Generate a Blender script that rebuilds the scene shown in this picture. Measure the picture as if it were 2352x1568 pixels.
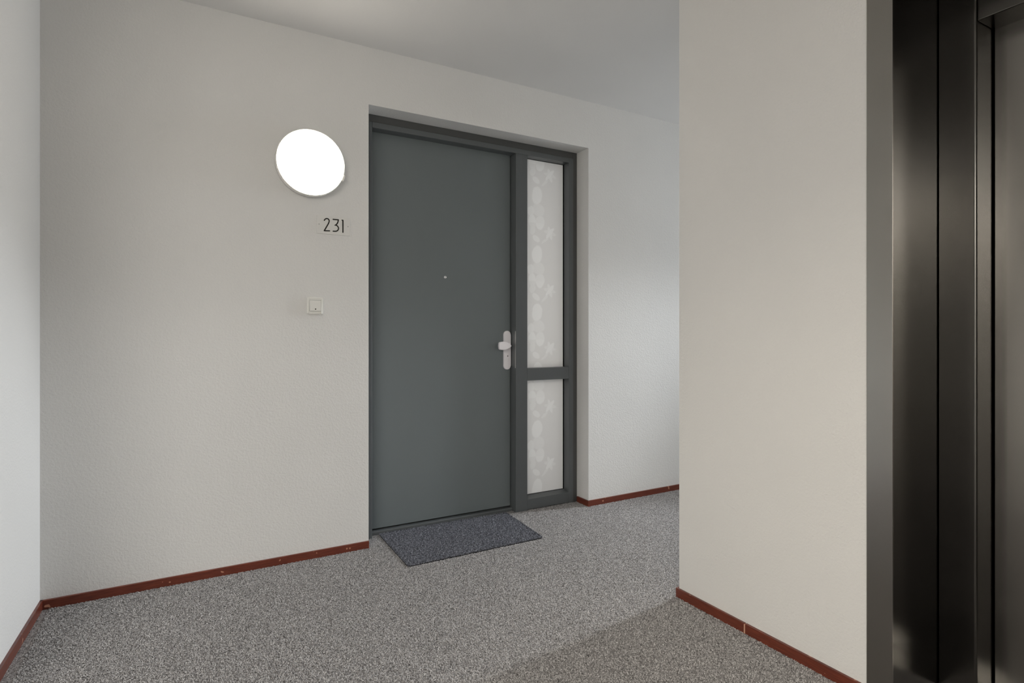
import bpy, bmesh, math, random
import numpy as np
from math import pi, sin, cos, radians
from mathutils import Vector, Matrix

random.seed(7)
scene = bpy.context.scene
for o in list(bpy.data.objects):
    bpy.data.objects.remove(o, do_unlink=True)

# ---------------------------------------------------------------- camera, light, exposure
# world axes: X runs along the wall with the front door, Y into that wall, Z up
cam_data = bpy.data.cameras.new('camera')
cam_data.sensor_fit = 'HORIZONTAL'
cam_data.sensor_width = 36.0
cam_data.lens = 36.0 * 1311.64 / 2352.0
cam_data.shift_y = -22.0 / 2352.0
cam_data.clip_start = 0.02
cam = bpy.data.objects.new('camera', cam_data)
cam.location = (0, 0, 1.15)
cam.rotation_euler = (pi / 2, 0, radians(-29.695))
scene.collection.objects.link(cam)
scene.camera = cam

world = bpy.data.worlds.new('world')
scene.world = world
world.use_nodes = True
bg = world.node_tree.nodes['Background']
bg.inputs['Color'].default_value = (0.78, 0.88, 1.0, 1)
bg.inputs['Strength'].default_value = 0.6

LAMP_STRENGTH = 13.5
def area(name, loc, rot, sx, sy, watts, col):
    d = bpy.data.lights.new(name, 'AREA')
    d.shape = 'RECTANGLE'; d.size = sx; d.size_y = sy; d.energy = watts; d.color = col
    o = bpy.data.objects.new(name, d)
    o.location = loc; o.rotation_euler = rot
    scene.collection.objects.link(o)
    return o
# added daylight behind an invented window, on the side the floor shadows imply
area('added_corridor_daylight', (7.82, 2.28, 1.72), (0, radians(90), 0), 1.5, 0.42, 155, (0.88, 0.94, 1.0))
# added unseen spot that strengthens the light on the floor and lower walls
sd = bpy.data.lights.new('added_corridor_spot', 'SPOT')
sd.energy = 680; sd.color = (0.90, 0.95, 1.0); sd.spot_size = radians(38); sd.spot_blend = 0.6; sd.shadow_soft_size = 0.11
so = bpy.data.objects.new('added_corridor_spot', sd)
so.location = (6.0, 2.26, 2.58)
so.rotation_euler = (Vector((0.7, 2.0, 0.0)) - Vector(so.location)).to_track_quat('-Z', 'Y').to_euler()
scene.collection.objects.link(so)
# added unseen warm spot, brightens the foot of the wall beside the lift
sd = bpy.data.lights.new('added_lobby_spot', 'SPOT')
sd.energy = 215; sd.color = (1.0, 0.91, 0.76); sd.spot_size = radians(34); sd.spot_blend = 1.0; sd.shadow_soft_size = 0.12
so = bpy.data.objects.new('added_lobby_spot', sd)
so.location = (-2.3, -1.3, 2.58)
so.rotation_euler = (Vector((1.86, 1.05, 0.2)) - Vector(so.location)).to_track_quat('-Z', 'Y').to_euler()
scene.collection.objects.link(so)
# added unseen area light, brightens the walls more towards the floor
area('added_lobby_light', (-2.0, -1.9, 2.64), (0, 0, 0), 1.7, 1.2, 134, (1.0, 0.968, 0.91))

# added light behind the frosted side light, makes its panes brighter
area('added_pane_backlight', (2.07, 4.1, 1.25), (radians(-90), 0, 0), 0.5, 1.9, 8, (1.0, 0.95, 0.88))

vs = scene.view_settings
vs.view_transform = 'Standard'
vs.look = 'None'
vs.exposure = 0.0
vs.gamma = 1.0
vs.use_curve_mapping = False
scene.display_settings.display_device = 'sRGB'
scene.cycles.max_bounces = 10
scene.cycles.diffuse_bounces = 6
scene.cycles.use_denoising = True
scene.cycles.sample_clamp_indirect = 6.0

# ---------------------------------------------------------------- helpers
C = scene.collection

def link(name, bm, mat, parent=None, smooth=False):
    me = bpy.data.meshes.new(name)
    bmesh.ops.recalc_face_normals(bm, faces=bm.faces[:])
    bm.to_mesh(me); bm.free()
    if smooth:
        for p in me.polygons: p.use_smooth = True
    if mat: me.materials.append(mat)
    o = bpy.data.objects.new(name, me)
    C.objects.link(o)
    if parent:
        o.parent = parent
        o.matrix_parent_inverse = Matrix.Translation(-Vector(parent.location))
    return o

def tag(o, label=None, cat=None, group=None, kind=None):
    if label: o['label'] = label
    if cat: o['category'] = cat
    if group: o['group'] = group
    if kind: o['kind'] = kind
    return o

def thing(name, loc, label, cat, kind=None):
    o = bpy.data.objects.new(name, None)
    o.empty_display_size = 0.1
    C.objects.link(o); o.location = loc
    return tag(o, label, cat, None, kind)

def add_box(bm, x0, x1, y0, y1, z0, z1, bev=0.0, seg=2):
    r = bmesh.ops.create_cube(bm, size=1.0)
    vs_ = r['verts']
    for v in vs_:
        v.co = Vector(((x0 + x1) / 2 + v.co.x * (x1 - x0), (y0 + y1) / 2 + v.co.y * (y1 - y0), (z0 + z1) / 2 + v.co.z * (z1 - z0)))
    if bev > 0:
        es = list({e for v in vs_ for e in v.link_edges})
        bmesh.ops.bevel(bm, geom=es, offset=bev, segments=seg, profile=0.5, affect='EDGES')

def box(*a, **k):
    bm = bmesh.new(); add_box(bm, *a, **k); return bm

def add_prism(bm, pts, d0, d1, axis, bev=0.0, seg=2):
    """extrude a closed 2D polygon along an axis. pts are (a,b) in the other two axes in xyz order"""
    def mk(p, d):
        if axis == 'x': return (d, p[0], p[1])
        if axis == 'y': return (p[0], d, p[1])
        return (p[0], p[1], d)
    a = [bm.verts.new(mk(p, d0)) for p in pts]
    b = [bm.verts.new(mk(p, d1)) for p in pts]
    f0 = bm.faces.new(a); f1 = bm.faces.new(b[::-1])
    n = len(pts)
    for i in range(n):
        bm.faces.new((a[i], b[i], b[(i + 1) % n], a[(i + 1) % n]))
    if bev > 0:
        es = list(f0.edges)
        bmesh.ops.bevel(bm, geom=es, offset=bev, segments=seg, profile=0.5, affect='EDGES')

def sheet(x0, x1, y, z0, z1):
    bm = bmesh.new()
    bm.faces.new([bm.verts.new(q) for q in ((x0, y, z0), (x1, y, z0), (x1, y, z1), (x0, y, z1))])
    return bm

def prism(*a, **k):
    bm = bmesh.new(); add_prism(bm, *a, **k); return bm

def lathe_y(bm, cx, cz, prof, n=64):
    """revolve (radius, y) profile about a line parallel to Y"""
    rings = []
    for r, y in prof:
        if r < 1e-6: rings.append([bm.verts.new((cx, y, cz))])
        else: rings.append([bm.verts.new((cx + r * cos(2 * pi * i / n), y, cz + r * sin(2 * pi * i / n))) for i in range(n)])
    for A, B in zip(rings, rings[1:]):
        for i in range(n):
            j = (i + 1) % n
            if len(A) == 1 and len(B) == 1: continue
            if len(A) == 1: bm.faces.new((A[0], B[i], B[j]))
            elif len(B) == 1: bm.faces.new((A[i], A[j], B[0]))
            else: bm.faces.new((A[i], A[j], B[j], B[i]))

def ribbon(pts, w, y0, y1, ncap=8):
    """flat pen stroke of round ends in the XZ plane, given thickness along Y"""
    L, R = [], []
    n = len(pts)
    for i, p in enumerate(pts):
        p = Vector(p)
        d0 = (p - Vector(pts[i - 1])).normalized() if i > 0 else None
        d1 = (Vector(pts[i + 1]) - p).normalized() if i < n - 1 else None
        d = ((d0 or d1) + (d1 or d0)).normalized()
        nrm = Vector((-d.y, d.x))
        m = 1.0
        if d0 is not None and d1 is not None:
            m = min(1.0 / max(0.35, nrm.dot(Vector((-d0.y, d0.x)))), 2.0)
        L.append(p + nrm * w / 2 * m); R.append(p - nrm * w / 2 * m)
    def cap(p, d):
        a0 = math.atan2(d.y, d.x) + pi / 2
        return [Vector((p[0] + cos(a0 - pi * k / ncap) * w / 2, p[1] + sin(a0 - pi * k / ncap) * w / 2)) for k in range(1, ncap)]
    dend = (Vector(pts[-1]) - Vector(pts[-2])).normalized()
    dsta = (Vector(pts[0]) - Vector(pts[1])).normalized()
    bm = bmesh.new()
    def vpair(q): return bm.verts.new((q.x, y0, q.y)), bm.verts.new((q.x, y1, q.y))
    lf = [vpair(q) for q in L]; rf = [vpair(q) for q in R]
    for i in range(n - 1):
        bm.faces.new((lf[i][0], lf[i + 1][0], rf[i + 1][0], rf[i][0]))
    ce = [vpair(q) for q in cap(pts[-1], dend)]
    bm.faces.new([lf[-1][0]] + [c[0] for c in ce] + [rf[-1][0]])
    cs = [vpair(q) for q in cap(pts[0], dsta)]
    bm.faces.new([rf[0][0]] + [c[0] for c in cs] + [lf[0][0]])
    loop = lf + ce + rf[::-1] + cs
    for i in range(len(loop)):
        a, b = loop[i], loop[(i + 1) % len(loop)]
        bm.faces.new((a[0], a[1], b[1], b[0]))
    return bm

# ---------------------------------------------------------------- materials
def mat_base(name, col, rough=0.5, metal=0.0, spec=0.5):
    m = bpy.data.materials.new(name); m.use_nodes = True
    nt = m.node_tree; p = nt.nodes['Principled BSDF']
    p.inputs['Base Color'].default_value = (*col, 1)
    p.inputs['Roughness'].default_value = rough
    p.inputs['Metallic'].default_value = metal
    p.inputs['Specular IOR Level'].default_value = spec
    return m, nt, p

def coords(nt):
    return nt.nodes.new('ShaderNodeTexCoord').outputs['Object']

def noise(nt, vec, scale, detail=2, rough=0.5, dist=0.0):
    n = nt.nodes.new('ShaderNodeTexNoise')
    n.inputs['Scale'].default_value = scale
    n.inputs['Detail'].default_value = detail
    n.inputs['Roughness'].default_value = rough
    n.inputs['Distortion'].default_value = dist
    nt.links.new(vec, n.inputs['Vector'])
    return n.outputs['Fac']

def ramp(nt, fac, stops):
    r = nt.nodes.new('ShaderNodeValToRGB')
    while len(r.color_ramp.elements) < len(stops): r.color_ramp.elements.new(0.5)
    for e, (pos, c) in zip(r.color_ramp.elements, stops):
        e.position = pos; e.color = (*c, 1)
    nt.links.new(fac, r.inputs['Fac'])
    return r.outputs['Color']

def bump(nt, p, h, strength, dist):
    b = nt.nodes.new('ShaderNodeBump')
    b.inputs['Strength'].default_value = strength
    b.inputs['Distance'].default_value = dist
    nt.links.new(h, b.inputs['Height'])
    nt.links.new(b.outputs['Normal'], p.inputs['Normal'])

def m_wall(name, col, scale=105, dist=0.004, strength=0.42):
    m, nt, p = mat_base(name, col, 0.85, 0, 0.25)
    v = coords(nt)
    f = noise(nt, v, scale, 3, 0.55, 0.4)
    bump(nt, p, f, strength, dist)
    f2 = noise(nt, v, 1.3, 2, 0.5)
    a = tuple(c * 0.975 for c in col); b = tuple(min(1, c * 1.02) for c in col)
    nt.links.new(ramp(nt, f2, [(0.3, a), (0.7, b)]), p.inputs['Base Color'])
    return m

M_WALL = m_wall('grained_white_plaster', (0.72, 0.712, 0.695))
M_CEIL = m_wall('ceiling_white', (0.72, 0.713, 0.70), 110, 0.002, 0.2)

def m_carpet():
    m, nt, p = mat_base('loop_carpet', (0.2, 0.19, 0.19), 0.95, 0, 0.15)
    v = coords(nt)
    f = noise(nt, v, 150, 2, 0.6, 1.2)
    g = noise(nt, v, 60, 1, 0.5, 0.5)
    mx = nt.nodes.new('ShaderNodeMix'); mx.data_type = 'FLOAT'
    mx.inputs['Factor'].default_value = 0.25
    nt.links.new(f, mx.inputs['A']); nt.links.new(g, mx.inputs['B'])
    col = ramp(nt, mx.outputs['Result'], [(0.34, (0.085, 0.079, 0.077)), (0.5, (0.30, 0.288, 0.282)), (0.66, (0.58, 0.56, 0.55))])
    nt.links.new(col, p.inputs['Base Color'])
    bump(nt, p, mx.outputs['Result'], 0.7, 0.008)
    return m
M_CARPET = m_carpet()

def m_yarn():
    m, nt, p = mat_base('carpet_yarn', (0.3, 0.29, 0.28), 0.9, 0, 0.15)
    g = nt.nodes.new('ShaderNodeNewGeometry')
    col = ramp(nt, g.outputs['Random Per Island'], [(0.0, (0.22, 0.208, 0.203)), (0.45, (0.39, 0.374, 0.366)), (0.8, (0.51, 0.493, 0.485)), (1.0, (0.66, 0.64, 0.63))])
    nt.links.new(col, p.inputs['Base Color'])
    return m
M_YARN = m_yarn()

def m_paint(name, col, rough=0.42, spec=0.5):
    m, nt, p = mat_base(name, col, rough, 0, spec)
    v = coords(nt)
    bump(nt, p, noise(nt, v, 260, 2, 0.5), 0.06, 0.001)
    return m
M_DOOR = m_paint('door_grey_paint', (0.152, 0.172, 0.178), 0.4)
M_FRAME = m_paint('frame_grey_paint', (0.102, 0.110, 0.113), 0.38)
M_STRIP = m_paint('dark_grey_strip_paint', (0.072, 0.073, 0.071), 0.45)
M_BLACK = mat_base('black_rubber', (0.008, 0.008, 0.008), 0.7, 0, 0.3)[0]

def m_wood():
    m, nt, p = mat_base('red_brown_wood', (0.13, 0.03, 0.018), 0.30, 0, 0.5)
    v = coords(nt)
    mp = nt.nodes.new('ShaderNodeMapping'); mp.inputs['Scale'].default_value = (3, 3, 60)
    nt.links.new(v, mp.inputs['Vector'])
    f = noise(nt, mp.outputs['Vector'], 6, 4, 0.6)
    col = ramp(nt, f, [(0.3, (0.09, 0.019, 0.012)), (0.7, (0.19, 0.047, 0.025))])
    chips = noise(nt, v, 34, 1, 0.4)
    mx = nt.nodes.new('ShaderNodeMix'); mx.data_type = 'RGBA'
    cr = ramp(nt, chips, [(0.735, (0, 0, 0)), (0.755, (1, 1, 1))])
    nt.links.new(cr, mx.inputs['Factor'])
    nt.links.new(col, mx.inputs['A'])
    mx.inputs['B'].default_value = (0.5, 0.25, 0.16, 1)
    nt.links.new(mx.outputs['Result'], p.inputs['Base Color'])
    return m
M_WOOD = m_wood()
M_PALEWOOD = mat_base('pale_bare_wood', (0.62, 0.36, 0.25), 0.7)[0]

def m_lift(name, k, rough):
    m, nt, p = mat_base(name, (k, k, k), rough, 1.0, 0.5)
    v = coords(nt)
    f = noise(nt, v, 2.2, 2, 0.5)
    nt.links.new(ramp(nt, f, [(0.3, (0.92 * k, 0.88 * k, 0.82 * k)), (0.7, (1.06 * k, 1.02 * k, 0.96 * k))]), p.inputs['Base Color'])
    return m
M_LIFT = m_lift('dimmed_bronze_metal', 0.135, 0.21)  # lift metal darkened so that the recessed faces reflect less light
M_LIFTPANEL = m_lift('satin_bronze_metal', 0.33, 0.26)
M_TRIM = m_lift('satin_grey_metal', 0.36, 0.26)

M_WHITE = mat_base('white_plastic', (0.77, 0.76, 0.72), 0.16, 0, 0.5)[0]
M_PLATE = mat_base('off_white_plate', (0.71, 0.70, 0.675), 0.35, 0, 0.5)[0]
M_INK = mat_base('black_ink', (0.018, 0.016, 0.012), 0.5, 0, 0.3)[0]
M_ALU = mat_base('pale_aluminium', (0.90, 0.87, 0.89), 0.4, 0.1, 0.5)[0]
M_CHROME = mat_base('chrome', (0.75, 0.75, 0.75), 0.15, 1.0)[0]
M_DULL = mat_base('dull_steel', (0.42, 0.42, 0.41), 0.4, 1.0)[0]
def m_film():
    """translucent frosted film with a repeating print of pale leaves and blossoms"""
    m, nt, p = mat_base('frosted_printed_film', (0.8, 0.78, 0.76), 0.3, 0, 0.5)
    N, L = nt.nodes.new, nt.links.new
    def val(x, op, y=None, z=None):
        n = N('ShaderNodeMath'); n.operation = op
        for i, q in enumerate((x, y, z)):
            if q is None: continue
            if isinstance(q, (int, float)): n.inputs[i].default_value = q
            else: L(q, n.inputs[i])
        return n.outputs[0]
    sep = N('ShaderNodeSeparateXYZ'); L(coords(nt), sep.inputs[0])
    x = sep.outputs['X']
    per = 0.3865
    zz = val(val(2.199 + 0.06 + 20 * per, 'SUBTRACT', sep.outputs['Z']), 'MODULO', per)
    wob = noise(nt, coords(nt), 22, 2, 0.5)
    wob = val(val(wob, 'SUBTRACT', 0.5), 'MULTIPLY', 0.016)
    xw = val(x, 'ADD', wob); zw = val(zz, 'ADD', wob)
    o = 0.06
    shapes = [(2.122, o, 0.046, 0.013, q) for q in (0.2, 1.25, 2.3)] + [(2.080, o + 0.055, 0.032, 0.009, -0.7), (2.012, o + 0.045, 0.03, 0.018, 0.6),
              (2.020, o + 0.148, 0.038, 0.056, 0.15), (2.030, o + 0.240, 0.046, 0.040, 0.2), (1.972, o + 0.252, 0.026, 0.034, 0.0),
              (1.982, o + 0.318, 0.028, 0.042, -0.1), (2.043, o + 0.322, 0.032, 0.045, 0.15), (1.985, o - 0.01, 0.02, 0.03, 0.3)]
    full = []
    for cx, cz, a, b, t in shapes:
        full.append((cx, cz, a, b, t))
        if cz + 0.06 > per: full.append((cx, cz - per, a, b, t))
        if cz - 0.06 < 0: full.append((cx, cz + per, a, b, t))
    mask = None
    for i, (cx, cz, a, b, t) in enumerate(full):
        dx = val(xw, 'SUBTRACT', cx); dz = val(zw, 'SUBTRACT', cz)
        u = val(dx, 'MULTIPLY', cos(t) / a); u = val(dz, 'MULTIPLY_ADD', sin(t) / a, u)
        v = val(dx, 'MULTIPLY', -sin(t) / b); v = val(dz, 'MULTIPLY_ADD', cos(t) / b, v)
        d = val(v, 'MULTIPLY_ADD', v, val(u, 'MULTIPLY', u))
        e = N('ShaderNodeMapRange'); e.interpolation_type = 'SMOOTHSTEP'
        e.inputs['From Min'].default_value = 1.35; e.inputs['From Max'].default_value = 0.85
        e.inputs['To Min'].default_value = 0.0; e.inputs['To Max'].default_value = (0.55, 0.8, 1.0)[i % 3]
        L(d, e.inputs['Value'])
        mask = e.outputs[0] if mask is None else val(mask, 'MAXIMUM', e.outputs[0])
    col = ramp(nt, mask, [(0.0, (0.79, 0.77, 0.745)), (1.0, (0.88, 0.865, 0.84))])
    L(col, p.inputs['Base Color'])
    t = N('ShaderNodeBsdfTranslucent'); L(col, t.inputs['Color'])
    mx = N('ShaderNodeMixShader'); mx.inputs['Fac'].default_value = 0.25
    L(p.outputs[0], mx.inputs[1]); L(t.outputs[0], mx.inputs[2])
    L(mx.outputs[0], nt.nodes['Material Output'].inputs['Surface'])
    return m
M_FILM = m_film()
M_MATBACK = mat_base('mat_rubber_backing', (0.012, 0.012, 0.014), 0.8, 0, 0.2)[0]

def m_matpile():
    m, nt, p = mat_base('mat_pile', (0.05, 0.052, 0.06), 0.95, 0, 0.15)
    v = coords(nt)
    f = noise(nt, v, 120, 3, 0.75, 0.5)
    nt.links.new(ramp(nt, f, [(0.36, (0.045, 0.047, 0.055)), (0.52, (0.15, 0.155, 0.18)), (0.68, (0.5, 0.51, 0.55))]), p.inputs['Base Color'])
    return m
M_PILE = m_matpile()

def m_emit(name, col, s):
    m = bpy.data.materials.new(name); m.use_nodes = True
    nt = m.node_tree; p = nt.nodes['Principled BSDF']
    p.inputs['Base Color'].default_value = (0.9, 0.9, 0.88, 1)
    p.inputs['Emission Color'].default_value = (*col, 1)
    p.inputs['Emission Strength'].default_value = s
    return m
M_LAMP = m_emit('lit_opal_diffuser', (1.0, 0.93, 0.82), LAMP_STRENGTH)

def m_glass():
    m = bpy.data.materials.new('clear_window_glass'); m.use_nodes = True
    nt = m.node_tree; nt.nodes.clear()
    out = nt.nodes.new('ShaderNodeOutputMaterial'); mix = nt.nodes.new('ShaderNodeMixShader')
    t = nt.nodes.new('ShaderNodeBsdfTransparent'); g = nt.nodes.new('ShaderNodeBsdfGlossy')
    g.inputs['Roughness'].default_value = 0.02
    mix.inputs['Fac'].default_value = 0.06
    nt.links.new(t.outputs[0], mix.inputs[1]); nt.links.new(g.outputs[0], mix.inputs[2])
    nt.links.new(mix.outputs[0], out.inputs['Surface'])
    return m
M_GLASS = m_glass()

# ---------------------------------------------------------------- the setting
YW = 3.022      # face of the wall with the front door
XR = 1.858      # face of the wall with the lift
YC = 1.793      # its end, where the side corridor begins
H = 2.667       # ceiling height
NX0, NX1, NZ = 0.844, 2.304, 2.362   # the door niche
YF = 3.141      # face of the door frame
XEND = 7.60
YREAR = -2.6

def struct(name, bm, m, label, cat, parent=None):
    o = link(name, bm, m, parent)
    return tag(o, label, cat, None, 'structure')

floor = struct('floor', box(-3.1, XEND + 0.2, YREAR - 0.2, 3.6, -0.12, 0.0), M_CARPET, 'grey speckled loop pile carpet covering the whole hallway floor', 'floor')
struct('ceiling', box(-3.1, XEND + 0.2, YREAR - 0.2, 3.6, H, H + 0.15), M_CEIL, 'plain off white ceiling above the hallway', 'ceiling')
struct('wall_back', prism([(-0.9, 0), (NX0, 0), (NX0, NZ), (NX1, NZ), (NX1, 0), (XEND + 0.2, 0), (XEND + 0.2, H), (-0.9, H)], YW, YW + 0.30, 'y'),
       M_WALL, 'off white grained wall holding the recessed grey front door', 'wall')
# left wall, turned a little off square
ldir = Vector((-0.532 + 0.517, 2.466 - 3.034)).normalized()
lcor = Vector((-0.5265, 3.03))
lend = lcor + ldir * 5.75
lnor = Vector((ldir.y, -ldir.x))
if lnor.x > 0: lnor = -lnor
def along(bm):
    """bring a piece built in (thickness, distance along, height) onto the left wall"""
    for v in bm.verts:
        p = lcor + ldir * v.co.y + lnor * v.co.x
        v.co = Vector((p.x, p.y, v.co.z))
    return bm
LEN = 0.95
struct('wall_left', along(prism([(0, 0), (LEN, 0), (LEN, H), (0, H)], 0, 0.1, 'x')), M_WALL, 'off white wall at the far left edge', 'wall')
le = lcor + ldir * LEN
struct('wall_lobby', box(-2.9, le.x - 0.102, le.y, le.y + 0.1, 0, H), M_WALL, 'off white lobby wall round the left corner', 'wall')
struct('wall_side', box(-3.0, -2.9, YREAR - 0.1, le.y + 0.1, 0, H), M_WALL, 'off white far side wall of the lobby', 'wall')
struct('wall_right', prism([(YC, 0), (YC, H), (YREAR, H), (YREAR, 0), (-0.27, 0), (-0.27, 2.30), (0.985, 2.30), (0.985, 0)], XR, XR + 0.26, 'x'),
       M_WALL, 'off white wall between the side corridor and the dark lift', 'wall')
struct('wall_corridor', box(XR + 0.26, XEND, YC - 0.2, YC, 0, H), M_WALL, 'off white near wall of the side corridor', 'wall')
struct('wall_rear', box(-3.0, XR + 0.26, YREAR - 0.1, YREAR, 0, H), M_WALL, 'off white wall behind the photographer', 'wall')
# corridor end wall, opened for an added window that lets daylight in
W0, W1, WZ0, WZ1 = 2.07, 2.49, 0.97, 2.47
bm = bmesh.new()
add_box(bm, XEND, XEND + 0.2, YC - 0.2, W0, 0, H)
add_box(bm, XEND, XEND + 0.2, W1, YW, 0, H)
add_box(bm, XEND, XEND + 0.2, W0, W1, 0, WZ0)
add_box(bm, XEND, XEND + 0.2, W0, W1, WZ1, H)
struct('wall_end', bm, M_WALL, 'end wall of the side corridor with an added narrow window', 'wall')
win = thing('added_window_1', (XEND + 0.1, 2.28, WZ0), 'added narrow window, out of view, letting light into the side corridor', 'window', 'structure')
bm = bmesh.new()
for a in ((W0, W0 + 0.03, WZ0, WZ1), (W1 - 0.03, W1, WZ0, WZ1), (W0 + 0.03, W1 - 0.03, WZ0, WZ0 + 0.03), (W0 + 0.03, W1 - 0.03, WZ1 - 0.03, WZ1)):
    add_box(bm, XEND + 0.07, XEND + 0.13, *a)
link('window_frame', bm, M_WHITE, win)
link('pane', box(XEND + 0.098, XEND + 0.102, W0 + 0.03, W1 - 0.03, WZ0 + 0.03, WZ1 - 0.03), M_GLASS, win)

# skirting boards
BT, BH = 0.010, 0.039
lend = lcor + ldir * LEN
lb = [lcor - lnor * BT, lend - lnor * BT, lend + lnor * 0.002, lcor + lnor * 0.002]
struct('baseboard_left', prism([(p.x, p.y) for p in lb], 0, BH, 'z'), M_WOOD, 'red brown skirting board along the left wall', 'skirting board')
struct('baseboard_back', box(lcor.x, NX0, YW - BT, YW + 0.002, 0, BH, bev=0.0015, seg=1), M_WOOD, 'red brown skirting board left of the front door', 'skirting board')
bd = [(XEND, YW - BT), (NX1 - BT, YW - BT), (NX1 - BT, YF - 0.002), (NX1 + 0.002, YF - 0.002), (NX1 + 0.002, YW + 0.002), (XEND, YW + 0.002)]
struct('baseboard_door', prism(bd, 0, BH, 'z'), M_WOOD, 'red brown skirting board wrapping the niche corner right of the door', 'skirting board')
br = thing('baseboard_right', (XR, YC, 0), 'scuffed red brown skirting board below the wall beside the lift', 'skirting board', 'structure')
YJ = 1.452
link('plank', prism([(XR + 0.30, YC + BT), (XR - BT, YC + BT), (XR - BT, YJ + 0.0018), (XR + 0.002, YJ + 0.0018), (XR + 0.002, YC - 0.002), (XR + 0.30, YC - 0.002)], 0, BH, 'z'), M_WOOD, br)
link('plank', box(XR - BT, XR + 0.002, 1.003, YJ - 0.0018, 0, BH, bev=0.0012, seg=1), M_WOOD, br)
tag(link('joint_filler', box(XR - BT - 0.0006, XR, YJ - 0.0024, YJ + 0.0024, 0, BH - 0.003), M_PALEWOOD, br), 'pale filler in the butt joint')
struct('baseboard_corridor', box(XR + 0.30, XEND, YC - 0.002, YC + BT, 0, BH), M_WOOD, 'red brown skirting board of the corridor, round the corner', 'skirting board')

# yarn loops of the carpet, built where the hallway is seen from
def loops(density=60000):
    rg = np.random.default_rng(5)
    # bands of floor between the skirting boards, thresholds and walls
    zones = [(lcor.x + 0.03, XR - BT, 0.30, YW - BT), (XR - BT, 3.7, YC + BT, YW - BT), (NX0, NX1 - BT, YW - BT, YF + 0.004), (0.90, 1.817, YF + 0.004, 3.183)]
    P = []
    for x0, x1, y0, y1 in zones:
        n = int((x1 - x0) * (y1 - y0) * density)
        P.append(np.stack([rg.uniform(x0, x1, n), rg.uniform(y0, y1, n)], 1))
    P = np.concatenate(P)
    P = P[P[:, 0] * 0.4954 + P[:, 1] * 0.8687 > 1.40]
    n = len(P)
    a = rg.uniform(0, 2 * np.pi, n)
    t = np.stack([np.cos(a), np.sin(a)], 1); s_ = np.stack([-t[:, 1], t[:, 0]], 1)
    half = rg.uniform(0.0024, 0.0044, n); w = rg.uniform(0.0010, 0.0015, n); hh = rg.uniform(0.0020, 0.0036, n)
    curl = rg.uniform(-0.0024, 0.0024, n)
    V = np.zeros((n, 8, 3))
    for k, (u, zf, cf) in enumerate(((-1, 0.05, 0), (-0.45, 0.95, 1), (0.45, 1.0, 0.6), (1, 0.05, -0.5))):
        c = P + t * (half * u)[:, None] + s_ * (curl * cf)[:, None]
        V[:, 2 * k, :2] = c - s_ * w[:, None]; V[:, 2 * k + 1, :2] = c + s_ * w[:, None]
        tilt = rg.uniform(-0.0007, 0.0007, n)
        V[:, 2 * k, 2] = hh * zf + tilt; V[:, 2 * k + 1, 2] = hh * zf - tilt
    F = np.array([[0, 2, 3, 1], [2, 4, 5, 3], [4, 6, 7, 5]])
    faces = (F[None] + (np.arange(n) * 8)[:, None, None]).reshape(-1)
    me = bpy.data.meshes.new('carpet_pile')
    me.vertices.add(n * 8); me.vertices.foreach_set('co', V.reshape(-1))
    me.loops.add(len(faces)); me.loops.foreach_set('vertex_index', faces.astype(np.int32))
    nf = len(faces) // 4
    me.polygons.add(nf); me.polygons.foreach_set('loop_start', (np.arange(nf) * 4).astype(np.int32))
    me.update(calc_edges=True); me.validate()
    me.materials.append(M_YARN)
    o = bpy.data.objects.new('carpet_pile', me); C.objects.link(o); o.parent = floor
    return tag(o, None, None, None, 'stuff')
loops()

# ---------------------------------------------------------------- front door with its frame and side light
JL = 0.897       # inner edge of the left jamb
PL, PR = 1.820, 1.906   # mullion
JR = 2.232
HZ = 2.286       # underside of the head
YB = 3.265       # back of the frame
LY = 3.207       # face of the leaf
GY = 3.206       # face of the glass
d1 = thing('door_1', (1.57, YF, 0), 'flush grey front door with frosted side light in a wall niche', 'door', 'structure')
def fr(name, x0, x1, y0, z0, z1, m=M_FRAME, bev=0.0025, y1=YB):
    return link(name, box(x0, x1, y0, y1, z0, z1, bev=bev), m, d1)
fr('jamb', NX0 + 0.036, JL, YF, 0, HZ + 0.032)
fr('jamb', JR, NX1 - 0.036, YF, 0, HZ + 0.032)
fr('head_rail', JL, JR, YF, HZ, HZ + 0.032)
fr('mullion', PL, PR, YF, 0.0, HZ)
fr('transom', PR, JR, YF + 0.001, 0.836, 0.915)
link('bottom_rail', prism([(YF + 0.001, 0.008), (YB, 0.008), (YB, 0.084), (GY - 0.004, 0.084), (YF + 0.001, 0.073)], PR, JR, 'x'), M_FRAME, d1)
fr('cover_strip', NX0, NX0 + 0.034, YF + 0.009, 0, NZ, M_STRIP, 0.002)
fr('cover_strip', NX1 - 0.034, NX1, YF + 0.009, 0, NZ, M_STRIP, 0.002)
fr('cover_strip', NX0 + 0.034, NX1 - 0.034, YF + 0.009, HZ + 0.034, NZ, M_STRIP, 0.002)
fr('threshold', JL, PL, 3.184, 0.0, 0.022, M_FRAME, 0.004)
fr('door_stop', JL, PL, 3.262, 0.0, HZ, M_BLACK, 0.0, 3.29)
# side light panes
def pane(z0, z1):
    g = link('glass_pane', sheet(PR, JR, GY, z0, z1), M_FILM, d1)
    tag(g, 'frosted pane with a pale leaf and blossom print')
    gk = bmesh.new()
    w, y0, y1 = 0.006, GY - 0.005, GY
    add_box(gk, PR, JR, y0, y1, z0, z0 + w); add_box(gk, PR, JR, y0, y1, z1 - w, z1)
    add_box(gk, PR, PR + w, y0, y1, z0 + w, z1 - w); add_box(gk, JR - w, JR, y0, y1, z0 + w, z1 - w)
    link('gasket', gk, M_BLACK, g)
pane(0.908, 2.290)
pane(0.080, 0.842)
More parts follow.
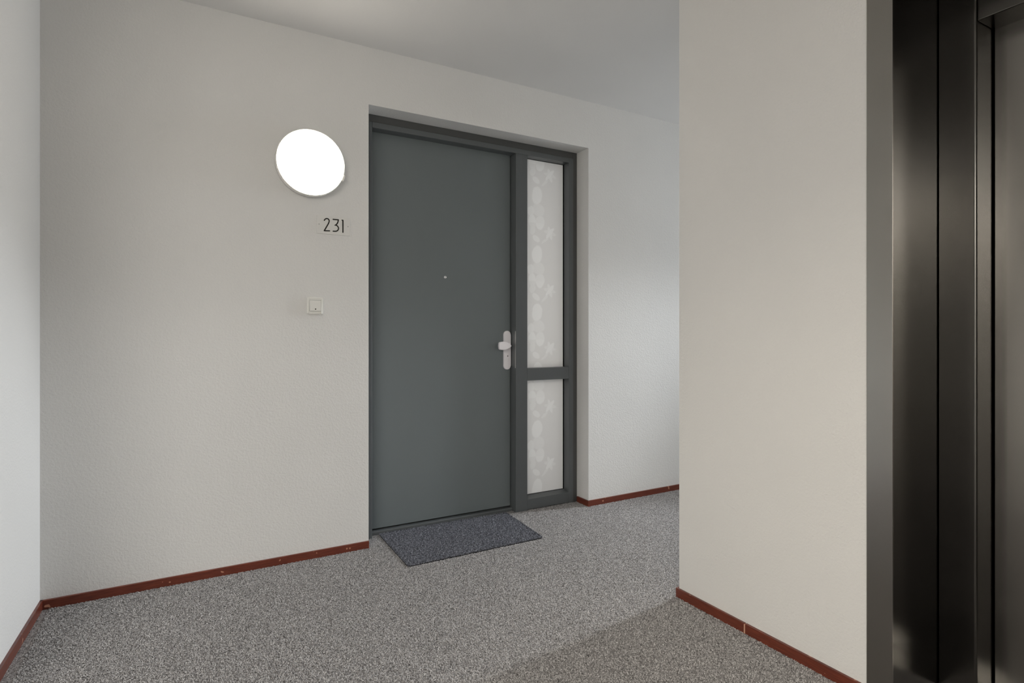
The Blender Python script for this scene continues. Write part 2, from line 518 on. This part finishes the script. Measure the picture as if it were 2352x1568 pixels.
# leaf and its fittings
leaf = link('door_leaf', box(JL + 0.003, PL - 0.004, LY, LY + 0.05, 0.030, HZ + 0.012, bev=0.003), M_DOOR, d1)
XH = 1.789
def stadium(x, zc, w, hh, n=14):
    r = w / 2
    pts = [(x + r * cos(a), zc + hh / 2 - r + r * sin(a)) for a in [pi * i / n for i in range(n + 1)]]
    pts += [(x + r * cos(a), zc - hh / 2 + r + r * sin(a)) for a in [pi + pi * i / n for i in range(n + 1)]]
    return pts
tag(link('escutcheon', prism(stadium(XH, 1.033, 0.050, 0.249), LY - 0.011, LY, 'y', bev=0.003, seg=3), M_ALU, leaf), 'long rounded aluminium lock plate')
kp = [(1.703, 1.044), (1.701, 1.062), (1.703, 1.080), (1.709, 1.086), (1.735, 1.089), (1.755, 1.086), (1.773, 1.077), (1.787, 1.067), (1.791, 1.062),
      (1.787, 1.056), (1.773, 1.046), (1.755, 1.038), (1.735, 1.035), (1.709, 1.038)]
bm = prism(kp, 3.143, 3.160, 'y', bev=0.004, seg=3)
lathe_y(bm, 1.776, 1.062, [(0, 3.156), (0.012, 3.156), (0.011, 3.178), (0.013, 3.190), (0.017, 3.1965), (0, 3.1965)], 24)
tag(link('pull_knob', bm, M_ALU, leaf), 'tapered aluminium pull knob pointing to the left')
bm = bmesh.new()
lathe_y(bm, XH + 0.002, 0.990, [(0.0135, 3.196), (0.0135, 3.1945), (0.0125, 3.1938), (0.0105, 3.1938), (0.0098, 3.1945), (0.0098, 3.1955), (0, 3.1955)], 32)
link('lock_cylinder', bm, M_ALU, leaf)
link('keyhole', box(XH + 0.0006, XH + 0.0036, 3.1935, 3.1958, 0.990, 1.0005), M_INK, leaf)
bm = bmesh.new()
lathe_y(bm, 1.362, 1.481, [(0.0095, LY), (0.0095, LY - 0.0025), (0.008, LY - 0.004), (0.006, LY - 0.004), (0.0052, LY - 0.002), (0.003, LY - 0.0032), (0, LY - 0.0036)], 28)
tag(link('peephole', bm, M_CHROME, leaf, True), 'small chrome peephole')
tag(link('strike_plate', box(PL - 0.0014, PL + 0.001, YF + 0.0015, YF + 0.010, 0.92, 1.155), M_DULL, d1), 'dull steel strike plate')

# ---------------------------------------------------------------- lift
d2 = thing('door_2', (2.0, 0.36, 0), 'dark bronze metal lift door deep in its portal at the right', 'lift door', 'structure')
XP = 1.853; XJ = 2.131; XD = 2.242
PY0, PY1 = 1.005, 0.929
CY = 0.362   # middle of the lift opening
def mir(y): return 2 * CY - y
for f in ((lambda y: y), mir):
    y0, y1 = sorted((f(PY0), f(PY1)))
    link('portal_trim', box(XP, XR + 0.001, y0, y1, 0, 2.34, bev=0.0012, seg=2), M_TRIM, d2)
    y0, y1 = sorted((f(PY1 + 0.0015), f(PY1 + 0.014)))
    link('reveal_panel', box(XP + 0.006, XJ + 0.05, y0, y1, 0, 2.34), M_LIFT, d2)
bm = bmesh.new()
yy0, yy1 = mir(PY1), PY1
pts = [(XP, 2.34), (XP, 2.27), (XJ + 0.05, 2.27), (XJ + 0.05, 2.282), (XR + 0.001, 2.30), (XR + 0.001, 2.34)]
a = [bm.verts.new((x, mir(PY1) + 0.002, z)) for x, z in pts]; b = [bm.verts.new((x, PY1 - 0.002, z)) for x, z in pts]
bm.faces.new(a); bm.faces.new(b[::-1])
for i in range(6): bm.faces.new((a[i], b[i], b[(i + 1) % 6], a[(i + 1) % 6]))
link('portal_head', bm, M_LIFT, d2)
JY = 0.825
for f in ((lambda y: y), mir):
    rr = 0.007
    arc = [(XJ + rr - rr * cos(q), JY + rr - rr * sin(q)) for q in [pi / 2 * k / 6 for k in range(7)]]
    pts = [(XJ, PY1 - 0.002)] + arc + [(XD + 0.012, JY), (XD + 0.012, PY1 - 0.002)]
    link('jamb', prism([(x, f(y)) for x, y in pts], 0, 2.27, 'z'), M_LIFT, d2)
link('header', box(XJ + 0.001, XD + 0.012, mir(JY) + 0.0008, JY - 0.0008, 2.115, 2.27, bev=0.003, seg=3), M_LIFT, d2)
link('lift_panel', box(XD, XD + 0.03, CY + 0.002, JY - 0.004, 0.006, 2.16, bev=0.002), M_LIFTPANEL, d2)
link('lift_panel', box(XD, XD + 0.03, mir(JY) + 0.004, CY - 0.002, 0.006, 2.16, bev=0.002), M_LIFTPANEL, d2)
link('shaft_lining', box(XD + 0.045, XD + 0.08, mir(PY0), PY0, 0, 2.3), M_BLACK, d2)
link('door_sill', box(XJ - 0.02, XD + 0.04, mir(JY), JY, 0.0, 0.005), M_DULL, d2)

# ---------------------------------------------------------------- wall lamp
LX, LZ, LR = 0.542, 1.996, 0.166
lamp = thing('wall_lamp', (LX, YW, LZ), 'round lit white wall lamp left of the front door', 'lamp')
bm = bmesh.new()
lathe_y(bm, LX, LZ, [(0, YW - 0.001), (LR - 0.004, YW - 0.001), (LR + 0.0005, YW - 0.008), (LR + 0.001, YW - 0.046), (LR - 0.0015, YW - 0.050), (LR - 0.0045, YW - 0.049), (LR - 0.006, YW - 0.040), (0, YW - 0.036)], 96)
link('lamp_base', bm, M_WHITE, lamp, True)
bm = bmesh.new()
lathe_y(bm, LX, LZ, [(LR - 0.0065, YW - 0.041), (LR - 0.0055, YW - 0.050), (LR - 0.012, YW - 0.055), (LR - 0.03, YW - 0.060), (LR * 0.6, YW - 0.066), (LR * 0.3, YW - 0.069), (0, YW - 0.070)], 96)
link('diffuser', bm, M_LAMP, lamp, True)
ca = radians(-20)
bm = box(-0.006, 0.006, YW - 0.052, YW - 0.012, -0.016, 0.016, bev=0.003)
bmesh.ops.rotate(bm, verts=bm.verts[:], cent=(0, 0, 0), matrix=Matrix.Rotation(-ca, 3, 'Y'))
bmesh.ops.translate(bm, verts=bm.verts[:], vec=(LX + (LR + 0.002) * cos(ca), 0, LZ + (LR + 0.002) * sin(ca)))
link('clip', bm, M_WHITE, lamp)

# ---------------------------------------------------------------- house number
num = thing('number_plate', (0.661, YW, 1.698), 'small off white plate reading 231 below the round lamp', 'sign')
link('plate', box(0.577, 0.745, YW - 0.0045, YW - 0.0003, 1.652, 1.744, bev=0.001), M_PLATE, num)
def dg(x, y):
    return (0.612 + (x - 690) * 0.0001116 + 0.002, 1.7315 - (y - (412 + 0.1 * (x - 800))) * 0.000113)
two = [(690, 492), (708, 462), (735, 432), (768, 416), (800, 412), (838, 418), (872, 440), (898, 472), (908, 512), (903, 560), (886, 610), (860, 662), (690, 958), (702, 962), (925, 972)]
three = [(1085, 448), (1318, 472), (1312, 530), (1292, 600), (1258, 655), (1215, 698), (1172, 712), (1222, 718), (1268, 742), (1305, 788), (1328, 840), (1328, 880), (1312, 930), (1278, 968), (1230, 990), (1170, 994), (1085, 988)]
one = [(1496, 488), (1530, 500), (1530, 1045)]
for pts in (two, three, one):
    link('digit', ribbon([dg(*p) for p in pts], 0.0060, YW - 0.0054, YW - 0.0044), M_INK, num)
for sx in (0.588, 0.734):
    bm = bmesh.new()
    lathe_y(bm, sx, 1.700, [(0.0028, YW - 0.0044), (0.0026, YW - 0.0054), (0.0012, YW - 0.006), (0, YW - 0.0058)], 16)
    link('screw', bm, M_DULL, num)

# ---------------------------------------------------------------- door bell
bell = thing('doorbell', (0.568, YW, 1.283), 'square white doorbell push with black dot on the wall', 'doorbell')
bx0, bx1, bz0, bz1 = 0.529, 0.608, 1.242, 1.323
bm = bmesh.new()
for q in ((bx0, 0.5395, bz0, bz1), (0.5975, bx1, bz0, bz1), (0.5395, 0.5975, bz0, 1.2545), (0.5395, 0.5975, 1.3115, bz1)):
    add_box(bm, q[0], q[1], YW - 0.0105, YW - 0.0003, q[2], q[3])
bmesh.ops.remove_doubles(bm, verts=bm.verts[:], dist=1e-5)
oe = [e for e in bm.edges if all(abs(v.co.y - (YW - 0.0105)) < 1e-5 for v in e.verts) and (all(abs(v.co.x - bx0) < 1e-5 for v in e.verts) or all(abs(v.co.x - bx1) < 1e-5 for v in e.verts) or all(abs(v.co.z - bz0) < 1e-5 for v in e.verts) or all(abs(v.co.z - bz1) < 1e-5 for v in e.verts))]
bmesh.ops.bevel(bm, geom=oe, offset=0.004, segments=3, profile=0.5, affect='EDGES')
link('bell_frame', bm, M_WHITE, bell)
link('back_plate', box(0.5395, 0.5975, YW - 0.004, YW - 0.0005, 1.2545, 1.3115), M_DULL, bell)
link('rocker', prism([(YW - 0.0045, 1.2558), (YW - 0.0145, 1.2558), (YW - 0.0150, 1.262), (YW - 0.0120, 1.3085), (YW - 0.0112, 1.3102), (YW - 0.0045, 1.3102)], 0.5408, 0.5962, 'x'), M_WHITE, bell)
bm = bmesh.new()
lathe_y(bm, 0.569, 1.2655, [(0.0032, YW - 0.0145), (0.0032, YW - 0.0165), (0, YW - 0.0168)], 20)
tag(link('indicator', bm, M_INK, bell), 'small black indicator dot')
# ---------------------------------------------------------------- door mat
mc = [Vector((0.940, 2.672)), Vector((1.724, 2.676)), Vector((1.757, 3.160)), Vector((0.946, 3.180))]
matt = thing('doormat', (1.34, 2.92, 0), 'dark blue grey rectangular doormat lying before the front door', 'doormat')
def rounded(c, r, n=6):
    out = []
    m = len(c)
    for i in range(m):
        p, a, b = c[i], c[i - 1], c[(i + 1) % m]
        da = (a - p).normalized(); db = (b - p).normalized()
        s, e = p + da * r, p + db * r
        for k in range(n + 1):
            t = k / n
            q = s * (1 - t) ** 2 + p * 2 * t * (1 - t) + e * t ** 2
            out.append((q.x, q.y))
    return out
link('backing', prism(rounded(mc, 0.022), 0.0005, 0.0065, 'z'), M_MATBACK, matt)
bm = bmesh.new()
rnd = random.Random(3)
def matpt(s, t):
    return (mc[0] * (1 - s) + mc[1] * s) * (1 - t) + (mc[3] * (1 - s) + mc[2] * s) * t
NB = 46000
for i in range(NB):
    s, t = rnd.uniform(0.004, 0.996), rnd.uniform(0.004, 0.996)
    if i < 4000:
        e = rnd.random()
        s, t = rnd.choice(((e, rnd.uniform(0.0, 0.012)), (e, rnd.uniform(0.988, 1)), (rnd.uniform(0, 0.008), e), (rnd.uniform(0.992, 1), e)))
    cs = min(s, 1 - s) * 0.79; ct = min(t, 1 - t) * 0.49
    if cs < 0.012 and ct < 0.012 and (0.012 - cs) ** 2 + (0.012 - ct) ** 2 > 0.012 ** 2: continue
    p = matpt(s, t)
    a = rnd.uniform(0, 2 * pi); w = rnd.uniform(0.0012, 0.0022); hh = rnd.uniform(0.004, 0.0085)
    ln = rnd.uniform(0.0, 0.006); b = rnd.uniform(0, 2 * pi)
    v0 = bm.verts.new((p.x - cos(a) * w, p.y - sin(a) * w, 0.006)); v1 = bm.verts.new((p.x + cos(a) * w, p.y + sin(a) * w, 0.006))
    v2 = bm.verts.new((p.x + cos(b) * ln, p.y + sin(b) * ln, 0.006 + hh))
    bm.faces.new((v0, v1, v2))
me = bpy.data.meshes.new('pile'); bm.to_mesh(me); bm.free(); me.materials.append(M_PILE)
po = bpy.data.objects.new('pile', me); C.objects.link(po); po.parent = matt
po.matrix_parent_inverse = Matrix.Translation(-Vector(matt.location))
tag(po, 'short brushed fibre pile', None, None, 'stuff')
link('pile_bed', prism(rounded(mc, 0.022), 0.0065, 0.0085, 'z'), M_PILE, matt)
